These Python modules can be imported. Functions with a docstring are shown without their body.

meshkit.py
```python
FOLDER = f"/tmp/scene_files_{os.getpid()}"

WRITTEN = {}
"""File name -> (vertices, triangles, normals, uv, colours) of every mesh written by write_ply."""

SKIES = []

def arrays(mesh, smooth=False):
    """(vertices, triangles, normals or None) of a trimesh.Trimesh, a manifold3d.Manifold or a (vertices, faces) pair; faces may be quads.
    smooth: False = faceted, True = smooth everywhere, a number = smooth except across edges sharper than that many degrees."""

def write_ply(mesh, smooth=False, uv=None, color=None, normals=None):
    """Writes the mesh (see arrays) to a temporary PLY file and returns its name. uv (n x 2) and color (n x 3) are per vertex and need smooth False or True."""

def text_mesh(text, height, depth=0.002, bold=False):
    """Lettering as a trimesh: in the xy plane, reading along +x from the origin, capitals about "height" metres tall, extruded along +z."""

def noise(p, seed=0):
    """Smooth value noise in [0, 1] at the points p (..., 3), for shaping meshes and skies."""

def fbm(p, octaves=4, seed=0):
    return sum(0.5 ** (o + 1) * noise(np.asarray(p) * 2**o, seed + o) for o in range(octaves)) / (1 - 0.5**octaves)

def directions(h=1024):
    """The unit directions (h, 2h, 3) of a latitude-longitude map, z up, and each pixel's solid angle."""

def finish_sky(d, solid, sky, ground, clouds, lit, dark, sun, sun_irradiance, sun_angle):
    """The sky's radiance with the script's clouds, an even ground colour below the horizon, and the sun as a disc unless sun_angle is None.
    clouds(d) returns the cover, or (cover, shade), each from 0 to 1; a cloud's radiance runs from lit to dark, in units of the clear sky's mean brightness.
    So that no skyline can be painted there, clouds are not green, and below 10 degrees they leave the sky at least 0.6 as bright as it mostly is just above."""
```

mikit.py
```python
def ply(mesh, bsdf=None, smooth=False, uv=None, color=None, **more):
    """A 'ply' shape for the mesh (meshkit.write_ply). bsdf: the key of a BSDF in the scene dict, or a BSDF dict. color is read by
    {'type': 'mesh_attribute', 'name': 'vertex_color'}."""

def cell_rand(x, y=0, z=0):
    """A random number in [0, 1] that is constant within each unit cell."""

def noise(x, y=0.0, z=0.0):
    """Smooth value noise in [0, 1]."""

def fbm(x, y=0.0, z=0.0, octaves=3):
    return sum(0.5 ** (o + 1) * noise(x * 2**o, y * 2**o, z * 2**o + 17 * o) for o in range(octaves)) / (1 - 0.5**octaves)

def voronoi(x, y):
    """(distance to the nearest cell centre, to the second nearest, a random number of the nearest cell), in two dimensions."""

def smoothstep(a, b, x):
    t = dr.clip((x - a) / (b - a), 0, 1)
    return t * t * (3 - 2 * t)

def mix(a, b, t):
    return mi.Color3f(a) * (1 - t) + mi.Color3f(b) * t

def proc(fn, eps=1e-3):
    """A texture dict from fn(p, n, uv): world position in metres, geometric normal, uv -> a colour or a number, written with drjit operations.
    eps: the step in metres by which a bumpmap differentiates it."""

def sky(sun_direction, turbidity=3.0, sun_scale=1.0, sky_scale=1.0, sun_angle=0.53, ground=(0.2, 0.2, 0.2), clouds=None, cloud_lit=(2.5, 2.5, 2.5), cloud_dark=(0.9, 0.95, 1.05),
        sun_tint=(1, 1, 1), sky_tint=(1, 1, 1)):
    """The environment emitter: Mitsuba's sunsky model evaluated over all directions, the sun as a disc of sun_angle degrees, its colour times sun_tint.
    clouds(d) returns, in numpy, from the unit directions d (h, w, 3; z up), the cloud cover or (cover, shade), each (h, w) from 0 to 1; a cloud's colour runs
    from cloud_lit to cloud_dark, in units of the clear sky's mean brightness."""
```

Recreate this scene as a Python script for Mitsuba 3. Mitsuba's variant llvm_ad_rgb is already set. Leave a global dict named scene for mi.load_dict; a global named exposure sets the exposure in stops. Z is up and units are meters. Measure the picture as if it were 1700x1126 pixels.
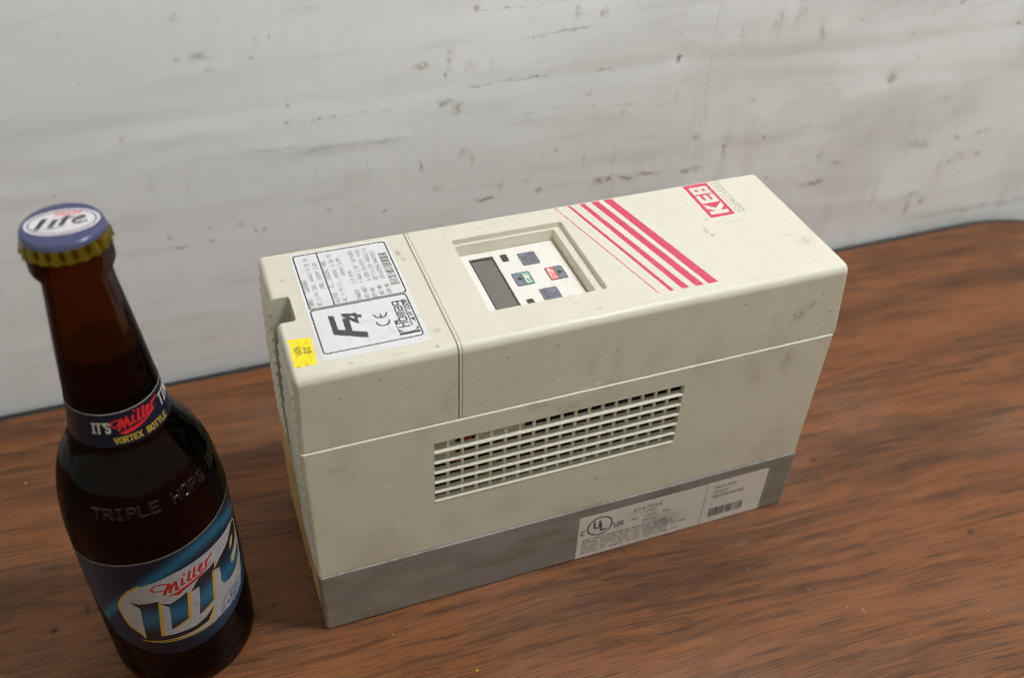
import math, random
import numpy as np, trimesh, manifold3d as m3
import drjit as dr
import mitsuba as mi
import mikit, meshkit
from mikit import proc, noise, fbm, smoothstep, mix, cell_rand
from shapely.geometry import Polygon, LineString, MultiLineString, Point, box as sbox
from shapely.ops import unary_union
from shapely import affinity

MM = 0.001
T4 = mi.ScalarTransform4f
scene, labels = {}, {}
rng = np.random.default_rng(7)

# ------------------------------------------------------------------ camera, light, exposure
CAM = np.array([-0.0225, -0.2732, 0.4094])
FWD = np.array([0.28448332, 0.70614641, -0.64840303])
RIGHT = np.array([0.93849357, -0.34319988, 0.03799552])
DOWN = np.array([-0.19570145, -0.61933117, -0.7603485])
cam_m = np.eye(4)
cam_m[:3, 0], cam_m[:3, 1], cam_m[:3, 2], cam_m[:3, 3] = -RIGHT, -DOWN, FWD, CAM
scene['camera'] = {'type': 'thinlens', 'to_world': T4(cam_m), 'fov': 2 * math.degrees(math.atan(850 / 1625.6)), 'fov_axis': 'x',
                   'aperture_radius': 0.0020, 'focus_distance': 0.422, 'near_clip': 0.01, 'far_clip': 50.0}


def lamp(key, centre, target, w, h, rgb):
    """A rectangular ceiling lamp that shines towards target."""
    scene[key] = {'type': 'rectangle', 'to_world': T4().look_at(origin=list(centre), target=list(target), up=[0, 1, 0]) @ T4().scale([w / 2, h / 2, 1]),
                  'emitter': {'type': 'area', 'radiance': {'type': 'rgb', 'value': list(rgb)}}}


KEY_DIR = np.array([0.385, -0.215, 0.906])
KEY_DIR = KEY_DIR / np.linalg.norm(KEY_DIR)
lamp('ceiling_lamp', np.array([0.08, 0.05, 0.1]) + 1.1 * KEY_DIR, (0.08, 0.05, 0.1), 0.17, 0.12, (122, 121.5, 124))
lamp('ceiling_lamp_001', (-1.3, -0.2, 1.1), (0.0, 0.05, 0.1), 0.35, 0.35, (2.2, 1.4, .8))
scene['room_light'] = {'type': 'constant', 'radiance': {'type': 'rgb', 'value': [0.335, 0.348, 0.298]}}
exposure = 0.14
labels['ceiling_lamp'] = {'label': 'bright rectangular lamp overhead to the right, above the drive box', 'category': 'lamp'}
labels['ceiling_lamp_001'] = {'label': 'dim warm lamp out to the left of the bottle', 'category': 'lamp'}

# ------------------------------------------------------------------ helpers


def rgb(*c):
    return {'type': 'rgb', 'value': list(c)}


def put(key, mesh, mat, smooth=False, **kw):
    """mesh in millimetres; the key is numbered when it is taken."""
    k, n = key, 0
    while k in scene:
        n += 1
        k = f'{key}_{n:03d}'
    if hasattr(mesh, 'to_mesh'):
        mm = mesh.to_mesh()
        mesh = trimesh.Trimesh(mm.vert_properties[:, :3], mm.tri_verts, process=False)
    mesh = trimesh.Trimesh(np.asarray(mesh.vertices) * MM, mesh.faces, process=False)
    scene[k] = mikit.ply(mesh, mat, smooth=smooth, **kw)
    return k


def say(key, label=None, cat=None, group=None, kind=None):
    labels[key] = {k: v for k, v in (('label', label), ('category', cat), ('group', group), ('kind', kind)) if v}


def mbox(x0, x1, y0, y1, z0, z1):
    return m3.Manifold.cube([x1 - x0, y1 - y0, z1 - z0]).translate([x0, y0, z0])


def hull_pts(items):
    """Hull of spheres (x, y, z, r)."""
    return m3.Manifold.batch_hull([m3.Manifold.sphere(r, 32).translate([x, y, z]) for x, y, z, r in items])


def rbox(x0, x1, y0, y1, z0, z1, r):
    return hull_pts([(x, y, z, r) for x in (x0 + r, x1 - r) for y in (y0 + r, y1 - r) for z in (z0 + r, z1 - r)])


def disc(x, y, z, r, h=0.02):
    return m3.Manifold.cylinder(h, r, r, 32).translate([x, y, z])


def extrude(shape, h=0.05):
    geoms = [g for g in getattr(shape, 'geoms', [shape]) if isinstance(g, Polygon) and g.area > 1e-6]
    out = [trimesh.creation.extrude_polygon(g, h, engine='earcut') for g in geoms]
    return trimesh.util.concatenate(out)


def on_top(mesh, z):
    mesh = mesh.copy()
    mesh.apply_translation([0, 0, z])
    return mesh


def on_front(mesh, y):
    """2-D (x, z) drawing stood up on a face that looks towards -y."""
    mesh = mesh.copy()
    v = np.asarray(mesh.vertices)
    mesh.vertices = np.stack([v[:, 0], y - v[:, 2], v[:, 1]], 1)
    return mesh


# single-stroke lettering on a 4 x 6 grid
GLYPH = {
    'A': '00 05 16 36 45 40|03 43', 'B': '00 06 36 45 44 33 03|33 42 41 30 00', 'C': '45 36 16 05 01 10 30 41', 'D': '00 06 26 44 42 20 00', 'E': '46 06 00 40|03 33',
    'F': '46 06 00|03 33', 'G': '45 36 16 05 01 10 30 41 43 23', 'H': '00 06|40 46|03 43', 'I': '10 30|16 36|20 26', 'J': '01 10 30 41 46', 'K': '00 06|46 03 40',
    'L': '06 00 40', 'M': '00 06 23 46 40', 'N': '00 06 40 46', 'O': '10 01 05 16 36 45 41 30 10', 'P': '00 06 36 45 44 33 03', 'Q': '10 01 05 16 36 45 41 30 10|22 40',
    'R': '00 06 36 45 44 33 03|23 40', 'S': '01 10 30 41 42 33 13 04 05 16 36 45', 'T': '06 46|26 20', 'U': '06 01 10 30 41 46', 'V': '06 20 46', 'W': '06 10 23 30 46',
    'X': '00 46|06 40', 'Y': '06 23 46|23 20', 'Z': '06 46 00 40', '0': '10 01 05 16 36 45 41 30 10', '1': '05 26 20|10 30', '2': '05 16 36 45 44 00 40',
    '3': '05 16 36 45 44 33 42 41 30 10 01|33 13', '4': '30 36 02 42', '5': '46 06 03 33 42 41 30 10 01', '6': '36 16 05 01 10 30 41 42 33 03', '7': '06 46 10',
    '8': '13 04 05 16 36 45 44 33 13 02 01 10 30 41 42 33', '9': '43 13 04 05 16 36 45 41 30 10', '.': '10 20', ',': '20 1a', '-': '13 33', '/': '00 46', "'": '26 25', '+': '13 33|22 24', 'o': '00 04 44 40 00', 'm': '00 04 44 40|24 20', 'a': '04 44 40 00 02 42', 'g': '41 01 04 44 4b 0b', 'p': '0b 04 44 40 00', 'r': '00 04 34', 'u': '04 00 40 44', 'e': '40 00 04 44 42 02',
}


def lev(c):
    return {'a': -1, 'b': -2}[c] if c in 'ab' else int(c)


def text2d(s, height, weight, width=None, slant=0.0, gap=2.0):
    """Lettering as a 2-D shape, from (0, 0) along +x; width squeezes the line to that length."""
    lines, x, u = [], 0.0, height / 6.0
    for ch in s:
        if ch in GLYPH:
            for stroke in GLYPH[ch].split('|'):
                p = [(x + int(a[0]) + slant * lev(a[1]), lev(a[1])) for a in stroke.split()]
                if len(p) > 1:
                    lines.append(LineString(p))
        x += (4 if ch not in ".'" else 2) + gap
    full = max(x - gap, 1)
    k = (width / (full * u)) if width else 1.0
    g = MultiLineString(lines)
    g = affinity.scale(g, u * k, u, origin=(0, 0))
    return g.buffer(weight / 2, quad_segs=2, cap_style='square', join_style='round')


def up_left(shape, x, y):
    """Drawing coordinates (right, up) to the drive's top face, where text runs towards +y and its up is -x."""
    return affinity.affine_transform(shape, [0, -1, 1, 0, x, y])


def blob_mask(px, pz, items):
    """Sum of soft smudges (x, z, half width, half height, strength) in mm."""
    s = mi.Float(0)
    for cx, cz, w, h, k in items:
        a = (px - cx) / w
        b = (pz - cz) / h
        s += k * dr.exp(-(a * a + b * b))
    return s

# ------------------------------------------------------------------ materials


def bsdf(key, **kw):
    scene[key] = {'type': 'twosided', 'bsdf': {'type': 'principled', **kw}}


def bumped(key, fn, scale, eps=4e-4, **kw):
    scene[key] = {'type': 'twosided', 'bsdf': {'type': 'bumpmap', 'arbitrary': proc(fn, eps), 'scale': scale, 'bsdf': {'type': 'principled', **kw}}}


TOP_MARKS = [(238, 24, 4, 3, .35), (246, 30, 1.5, 4, .3), (232, 30, 2.2, 1.4, .25), (198.5, 44, 1, 2, .6), (199.5, 40, .8, .8, .8), (203, 52, .8, .8, .4), (59.5, 68, .9, 2.2, .8), (60.5, 63, .7, 1, .7),
             (60, 13, 2.2, 1.2, .35), (42, 4, 3, .6, .35), (24, 4, 1.2, .6, .5), (58, 3.5, .7, .7, .6), (8, 63, .8, .8, .7), (87, 44, .8, 1.6, .6), (128, 6, 1, .6, .5), (100, 76, 1, .7, .4), (215, 47, 3, .5, .25),
             (150, 48, .6, .6, .4), (120, 12, .7, .5, .4), (180, 55, .6, .6, .5), (225, 60, .5, .5, .4), (20, 72, .6, .6, .4), (46, 76, .7, .5, .4)]
FRONT_MARKS = [(61, 132, 3.0, 5.5, .30), (64, 141, 1.6, 3, .22), (125, 134, 2.0, 8, .22), (136, 138, 2.2, 9, .20), (156, 131, 5, 6, .16), (226, 137, 3.5, 4, .40), (232, 141, 2.5, 2.5, .35), (214, 138, 3, 3, .2), (226, 110, 3, 7, .35),
               (206, 112, 5, 6, .25), (212, 104, 4, 5, .2), (236, 147, .8, 1, .8), (243, 135, .7, .8, .7), (115, 113, 10, 4, .3), (100, 118, 5, 2, .35), (134, 60, 2, 1.6, .35), (12, 107, 4, 2, .25), (20, 100, 3, 4, .12),
               (40, 52, 7, 8, .12), (90, 57, 9, 7, .12), (150, 56, 8, 6, .10), (200, 60, 9, 8, .12), (70, 75, 3, 12, .10), (34, 151, .5, .6, .8), (18, 146, .5, .5, .5), (86, 149, .7, .7, .6), (108, 150, .6, .6, .6), (196, 150, .8, .6, .6)]


def cream_colour(p, n, uv):
    x, y, z = p.x * 1000, p.y * 1000, p.z * 1000
    big = fbm(x * .035, y * .035 + 5, z * .035)
    fine = fbm(x * .5, y * .5, z * .5 + 3)
    c = mix((.592, .565, .466), (.642, .615, .518), big)
    c = c * (0.965 + 0.07 * fine)
    is_top = dr.select(n.z > 0.7, 1.0, 0.0)
    is_front = dr.select(n.y < -0.7, 1.0, 0.0)
    rag = 0.45 + 1.1 * smoothstep(.35, .7, fbm(x * .9, y * .9, z * .9))
    dirt = is_top * blob_mask(x, y, TOP_MARKS) * rag + is_front * blob_mask(x, z, FRONT_MARKS) * rag
    speck = smoothstep(.80, .86, noise(x * 1.3, y * 1.3, z * 1.3 + 40)) * smoothstep(.55, .75, noise(x * .12, y * .12 + 7, z * .12))
    grime = smoothstep(.5, .85, fbm(x * .06 + 9, y * .06, z * .025 + 3)) * is_front
    c = mix(c, (.20, .145, .075), dr.clip(dirt * .8 + speck * .18 + grime * .16, 0, .85))
    light = is_front * blob_mask(x, z, [(123, 121.6, 3.5, .5, .9), (129, 122.8, 1, .6, .8), (228, 121, .8, .7, 1), (219, 119.8, 1.2, .4, .6), (33, 90.5, 2.6, .3, .7), (38, 62, .5, .5, .8), (109, 131, .6, .5, .7), (44, 78, .5, .5, .6)])
    return mix(c, (.86, .84, .78), dr.clip(light, 0, .9))


def grain_height(p, n, uv):
    x, y, z = p.x * 1000, p.y * 1000, p.z * 1000
    return noise(x * 1.6, y * 1.6, z * 1.6) * .6 + noise(x * 3.4, y * 3.4, z * 3.4) * .4


bumped('bsdf_cream', grain_height, 0.00010, base_color=proc(cream_colour), roughness=0.42, specular=0.45)
bsdf('bsdf_cream_plain', base_color=rgb(.74, .695, .57), roughness=.45, specular=.4)


def tan_colour(p, n, uv):
    return mix((.46, .30, .12), (.58, .40, .18), fbm(p.x * 200, p.y * 200, p.z * 200))


bsdf('bsdf_tan', base_color=proc(tan_colour), roughness=.5)
bsdf('bsdf_dark', base_color=rgb(.012, .014, .016), roughness=.6)
bsdf('bsdf_board', base_color=rgb(.02, .05, .03), roughness=.5)
bsdf('bsdf_red_part', base_color=rgb(.45, .03, .03), roughness=.4)
bsdf('bsdf_yellow_part', base_color=rgb(.55, .42, .04), roughness=.4)


def alu_colour(p, n, uv):
    x, y, z = p.x * 1000, p.y * 1000, p.z * 1000
    m = fbm(x * .07, y * .07, z * .09, 4)
    f = fbm(x * .9, y * .9, z * .9)
    c = mix((.250, .239, .223), (.330, .316, .298), smoothstep(.25, .75, m * .7 + f * .3))
    stain = smoothstep(.55, .75, fbm(x * .045 + 31, y * .05, z * .11 + 4, 4))
    c = mix(c, (.22, .185, .15), stain * .5)
    wear = smoothstep(38.9, 39.6, z) * smoothstep(.3, .55, noise(x * .5, z * .3, 3.0))
    return mix(c, (.46, .48, .48), wear * .4)


scene['bsdf_alu'] = {'type': 'twosided', 'bsdf': {'type': 'bumpmap', 'arbitrary': proc(grain_height, 4e-4), 'scale': .00004,
                     'bsdf': {'type': 'principled', 'base_color': proc(alu_colour), 'metallic': .35, 'roughness': .46, 'specular': .5}}}


def paper_colour(p, n, uv):
    x, y, z = p.x * 1000, p.y * 1000, p.z * 1000
    d = smoothstep(.62, .8, fbm(x * .3, y * .3, z * .3 + 3, 4))
    s = smoothstep(.87, .9, noise(x * 1.9, y * 1.9, z * 1.9))
    return mix((.655, .655, .67), (.44, .41, .36), dr.clip(.25 * d + .4 * s, 0, 1))


bsdf('bsdf_paper', base_color=proc(paper_colour), roughness=.32, specular=.5)


def foil_colour(p, n, uv):
    x, z = p.x * 1000, p.z * 1000
    d = fbm(x * .12, z * .2, 3.0, 4)
    smut = blob_mask(x, z, [(176, 14, 9, 6, .35), (158, 26, 3, 2, .2)])
    return mix((.74, .71, .68), (.64, .61, .575), d) * (1 - dr.clip(smut, 0, .5))


bsdf('bsdf_foil', base_color=proc(foil_colour), roughness=.45, metallic=.15)
bsdf('bsdf_ink', base_color=rgb(.030, .028, .030), roughness=.5)
bsdf('bsdf_ink_faded', base_color=rgb(.060, .056, .055), roughness=.55)
bsdf('bsdf_grey_ink', base_color=rgb(.30, .30, .27), roughness=.55)


def red_colour(p, n, uv):
    x, y = p.x * 1000, p.y * 1000
    return mix((.57, .056, .115), (.62, .085, .15), smoothstep(.6, .75, fbm(x * .5, y * .5, 2.0)))


bsdf('bsdf_magenta', base_color=proc(red_colour), roughness=.42)


def yellow_colour(p, n, uv):
    x, y = p.x * 1000, p.y * 1000
    d = smoothstep(.55, .72, fbm(x * .9, y * .9, 5.0, 4))
    return mix((.86, .70, .015), (.45, .33, .02), d * .6)


bsdf('bsdf_yellow', base_color=proc(yellow_colour), roughness=.5)


def panel_colour(p, n, uv):
    x, y = p.x * 1000, p.y * 1000
    s = smoothstep(.80, .88, noise(x * 1.5, y * 1.5, 2.0))
    return mix((.72, .70, .65), (.45, .37, .25), s * .14)


bsdf('bsdf_panel', base_color=proc(panel_colour), roughness=.4)
bsdf('bsdf_button', base_color=rgb(.185, .195, .235), roughness=.45)
bsdf('bsdf_button_rim', base_color=rgb(.07, .075, .09), roughness=.5)
bsdf('bsdf_button_red', base_color=rgb(.72, .10, .085), roughness=.45)
bsdf('bsdf_button_green', base_color=rgb(.035, .27, .20), roughness=.45)
bsdf('bsdf_button_white', base_color=rgb(.80, .72, .68), roughness=.5)
bsdf('bsdf_led', base_color=rgb(.045, .045, .04), roughness=.35)
bsdf('bsdf_display', base_color=rgb(.15, .14, .125), roughness=.22, specular=.5)
bsdf('bsdf_display_dark', base_color=rgb(.05, .047, .043), roughness=.25)

GA = math.radians(-3.2)
SCRATCHES = [(252, -74, .4, 2.6, .8), (190, -81, .5, 3.2, .9), (285, 20, .8, .8, .9), (215, -19, 5, 1.1, .25), (233, -55, .5, 1.5, .5), (266, -92, .5, 1.2, .5), (210, -34, .7, .9, .4), (150, -40, .5, .9, .4), (306, -52, .6, 6, .25)]


def wood_colour(p, n, uv):
    x, y = p.x * 1000, p.y * 1000
    u = x * math.cos(GA) + y * math.sin(GA)
    v = -x * math.sin(GA) + y * math.cos(GA)
    v = v + 7 * (noise(u * .008, v * .012, 1.0) - .5) + 2.0 * (noise(u * .03, v * .04, 6.0) - .5)
    band = fbm(u * .0060, v * .050, 2.0, 4)
    mid = fbm(u * .034, v * .34, 8.0, 3)
    line1 = noise(u * .030, v * 1.6, 4.0)
    line2 = noise(u * .055, v * 2.7, 9.0)
    line3 = noise(u * .09, v * 3.8, 29.0)
    c = mix((.176, .068, .028), (.250, .097, .037), smoothstep(.25, .75, band * .6 + mid * .4))
    c = mix(c, (.060, .032, .022), smoothstep(.50, .80, 1 - (band * .8 + mid * .2)) * .36)
    tone = .50 + .50 * smoothstep(.35, .62, 1 - (mid * .5 + band * .5))
    ink = .22 * smoothstep(.52, .80, line1) + .50 * smoothstep(.52, .76, line2) + .50 * smoothstep(.55, .78, line3)
    c = mix(c, (.040, .023, .017), dr.clip(ink * tone, 0, .85))
    c = c * (.90 + .20 * noise(u * .05, v * 2.6, 51.0))
    hazy = smoothstep(.45, .8, fbm(x * .012, y * .02, 5.0)) * .05
    c = mix(c, (.42, .36, .32), hazy)
    tiny = smoothstep(.965, .985, noise(x * .5, y * .5, 12.0))
    c = mix(c, (.46, .40, .36), dr.clip(tiny * .0 + blob_mask(x, y, [s for s in SCRATCHES if s[4] < .9]) * .5, 0, .7))
    ring = dr.sqrt((x - 60) * (x - 60) + (y + 72) * (y + 72))
    arc = dr.exp(-dr.square((ring - 40) / .5)) * smoothstep(.45, .7, noise(x * .05, y * .05, 3.0)) * .22
    c = mix(c, (.50, .45, .42), arc)
    burn = blob_mask(x, y, [(-120, 39, 1.6, 1.3, 1.0), (-105, 46, 1.4, 3.0, .6), (-21, 21, 1.6, 1.3, .7), (-26, 28, 1.3, 1.3, .5), (-31, 18, 1.6, 1.0, .5), (337, -51, 1.6, 1.6, .9), (285, 20, 1.6, 1.6, .8), (-17, 34, 1, 1, .5)])
    return mix(c, (.018, .012, .010), dr.clip(burn, 0, .9))


def wood_rough(p, n, uv):
    x, y = p.x * 1000, p.y * 1000
    return .30 + .14 * fbm(x * .03, y * .05, 7.0)


def wood_height(p, n, uv):
    x, y = p.x * 1000, p.y * 1000
    return noise(x * .06, y * 1.5, 4.0) * .7 + noise(x * .5, y * .5, 2.0) * .3


bumped('bsdf_wood', wood_height, .00005, base_color=proc(wood_colour), roughness=proc(wood_rough), specular=.22)
bsdf('bsdf_edge', base_color=rgb(.02, .02, .022), roughness=.6)

STAINS = [(-30.6,91.4,4.9,0.8,0.8,0), (-35.1,98.3,1.5,1.9,0.4,1), (-13.7,92.3,1.6,1.2,0.5,0), (10.7,94.7,1.3,3.2,0.4,0), (3.2,100.2,1.6,1.6,0.4,0), (15.6,93.8,1.6,1.6,0.3,1), (-13.1,99.8,3.1,1.2,0.25,0), (-11.5,219.1,1.6,3.4,0.35,0), (-3.2,199.2,3.9,2.7,0.4,0), (-13.7,198.9,1.4,1.5,0.3,0), (20.6,196.3,0.9,0.9,0.6,1), (0.7,191.5,3.4,0.9,0.25,0), (8.2,217.6,0.6,0.6,0.3,0), (-46.8,160,1.1,2.6,0.2,1), (37.2,168,0.9,1,0.7,0), (35.4,157.9,1.9,1.4,0.4,0), (43.5,156.7,1.3,1,0.4,0), (51.3,157.6,1.6,1,0.6,0), (59.3,157.5,1.6,1,0.4,0), (68.1,157.7,1.9,0.7,0.25,0), (76.3,158.3,2.6,0.7,0.2,0), (87.9,157,3.3,0.7,0.2,0), (121.9,158,4.1,2.2,0.5,0), (128.8,152.2,2.8,3.3,0.5,1), (124.4,182.2,1.7,4.8,0.5,1), (122.3,173.5,1,1.4,0.7,0), (110.3,180.5,2.3,1.7,0.4,1), (107,180.2,3.3,2,0.25,1), (135.6,177.4,2.7,2.8,0.25,1), (149.5,175.7,1.7,4.2,0.2,1), (142.7,164.8,10.5,0.5,0.5,0), (160.4,166.1,9,0.5,0.7,0), (176.6,165.8,7.3,0.5,0.5,0), (138.6,209,2,1.9,0.5,1), (155.3,207.3,13.5,0.5,0.5,0), (87,139.2,10.2,1.1,0.3,0), (56.9,140.2,16.3,1.5,0.25,0), (24.9,143.5,12.5,1.4,0.2,0), (107.3,120.3,1.1,3.1,0.5,1), (84.9,94.4,1.8,1.2,0.5,0), (114.9,103.3,2.9,1.6,0.5,1), (146.1,90.2,3.8,1.3,0.7,1), (149.9,90.8,3.9,1.3,0.3,1), (156.2,97.3,1.2,4.2,0.4,1), (65.3,118,3.4,4.6,0.15,1), (67.4,97.7,1,3.2,0.2,1), (51.9,100.6,1.4,1.2,0.3,1), (132.5,124.4,2.9,2.4,0.25,1), (138.1,119.5,1.8,3.2,0.25,1), (197.3,201,1.4,3.4,0.5,0), (211.9,198.8,1.8,1.7,0.4,1), (200,191.2,5.5,0.5,0.7,0), (187.4,190.9,7.2,0.5,0.5,0), (173.4,189.4,7.1,0.5,0.5,0), (215.4,199.8,1.5,4.1,0.2,1), (219.3,165.2,3.8,0.7,0.4,1), (214.4,165.1,3.8,1.1,0.3,1), (209.3,151.6,3.1,1.5,0.5,1), (177.7,165.7,1.8,1.5,0.5,0), (225.5,91.2,5.9,2.2,0.8,1), (240.2,89.5,3.9,2.2,0.8,1), (217.6,88.2,2.5,0.9,0.4,1), (181.1,90.3,2.4,1.3,0.5,1), (191.1,116.2,1.6,1.7,0.5,0), (230.6,82.8,1.3,4.5,0.3,1), (209.8,105.7,1.2,6,0.2,1), (230.4,102.3,1.3,8.7,0.2,1), (257,90.1,6.1,1.4,0.4,1), (255,89.6,6.5,1.4,0.3,1), (285.5,87.5,8.1,1.8,0.5,1), (306.2,175.2,0.8,4.6,0.5,1), (305,175.3,1.3,1.1,0.6,1), (302.6,163.6,1.7,0.8,0.5,1), (265.5,165.1,1.2,1.9,0.7,0), (264.1,179.9,1.2,0.7,0.4,0), (331.3,182.8,2.6,9.2,0.35,0), (342.6,184.2,1.7,6.9,0.5,0), (326.9,180.3,1.3,5.3,0.35,0), (361.8,173.6,2.2,3.9,0.35,1), (363.8,168,2.7,3.2,0.3,1), (347.3,185.6,3.5,3.8,0.25,1), (428.1,133.6,3.5,2.7,0.6,0), (428,128.6,2,3.6,0.3,0), (381.6,134.6,14.3,0.9,0.2,0), (434.5,161.6,2.4,1.3,0.4,0), (519.5,159.6,2.7,1.3,0.6,0), (465.6,179.6,2,1.2,0.5,0), (490.8,176.7,10.2,0.6,0.3,0), (390.1,175.5,1.4,0.8,0.3,0), (323.1,132.2,1.8,0.8,0.4,0), (312.4,117.5,1.8,1.3,0.3,1), (337.7,103.4,1.9,1.4,0.4,1), (323.5,106.9,1.4,6.3,0.2,1), (287,110.3,2.6,2.2,0.4,1), (309.8,98.1,1.4,6.4,0.3,1), (387.6,82,2,4.4,0.6,0), (389.1,59.6,9.3,2.5,0.5,1), (402.4,73.1,4.1,1.5,0.35,0), (366.8,106,5.8,1.4,0.25,0), (386.5,129,3.8,1.8,0.2,1), (466.1,78,12,3.6,0.3,0), (476.2,74.5,7.8,2,0.35,1), (503.8,77.9,2.3,2.1,0.5,0), (522.1,79,2.9,1.6,0.4,0), (529.2,78.9,1.7,1.6,0.4,0), (529.1,60.2,2.4,2.7,0.4,0), (515.4,60.4,10.5,4.3,0.2,1), (482.3,110.3,4.3,1.9,0.3,0), (506,57,4.6,1.6,0.3,0), (490.8,26.3,3.5,2.8,0.5,0), (478.3,23.3,1.7,8,0.45,0), (477.1,34,9.2,1.7,0.35,0), (513.2,11.4,24.3,1.8,0.3,1), (547.8,10.4,18.8,1.8,0.3,1), (583.4,9.3,19.5,1.8,0.35,0), (444.1,37.4,2.2,9.9,0.15,1), (496.5,53.5,1.7,6.5,0.2,1), (457,95.8,1.6,6.8,0.2,1), (267.8,141.7,1.7,2.4,0.2,0), (170.8,99.7,3.9,1.7,0.2,1), (172.3,143.4,5.6,1.2,0.25,0), (192.8,144.3,7.6,0.8,0.25,0), (233.8,140.5,10.1,1.2,0.2,0), (262.3,137.7,8.3,1.2,0.2,0), (232.4,136,1.6,1.2,0.35,0), (212,143.6,1.2,1.2,0.4,0), (170.7,138.7,7.5,0.8,0.3,0), (-63.3,216,0.5,0.6,0.5,0), (-59.7,193,0.5,0.6,0.5,0), (32.4,205.9,0.6,0.6,0.5,0), (24.8,203.7,0.9,1.5,0.3,1), (186.6,202.1,0.7,1.3,0.5,0), (-84.9,134.1,1.4,0.7,0.3,0), (-38.3,210.9,0.5,0.9,0.3,0), (46.4,132.6,0.3,15,0.15,0), (57.2,123.2,0.3,19.4,0.12,0), (34.3,111.8,0.3,15.6,0.15,0), (76.2,127.7,0.5,15.4,0.15,1), (-20.6,131,0.6,9,0.15,0), (-16.1,120.9,0.6,7.4,0.12,0), (16.4,126.4,0.6,1.1,0.3,0), (-38.6,132.3,2.9,5,0.1,0)]


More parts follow.
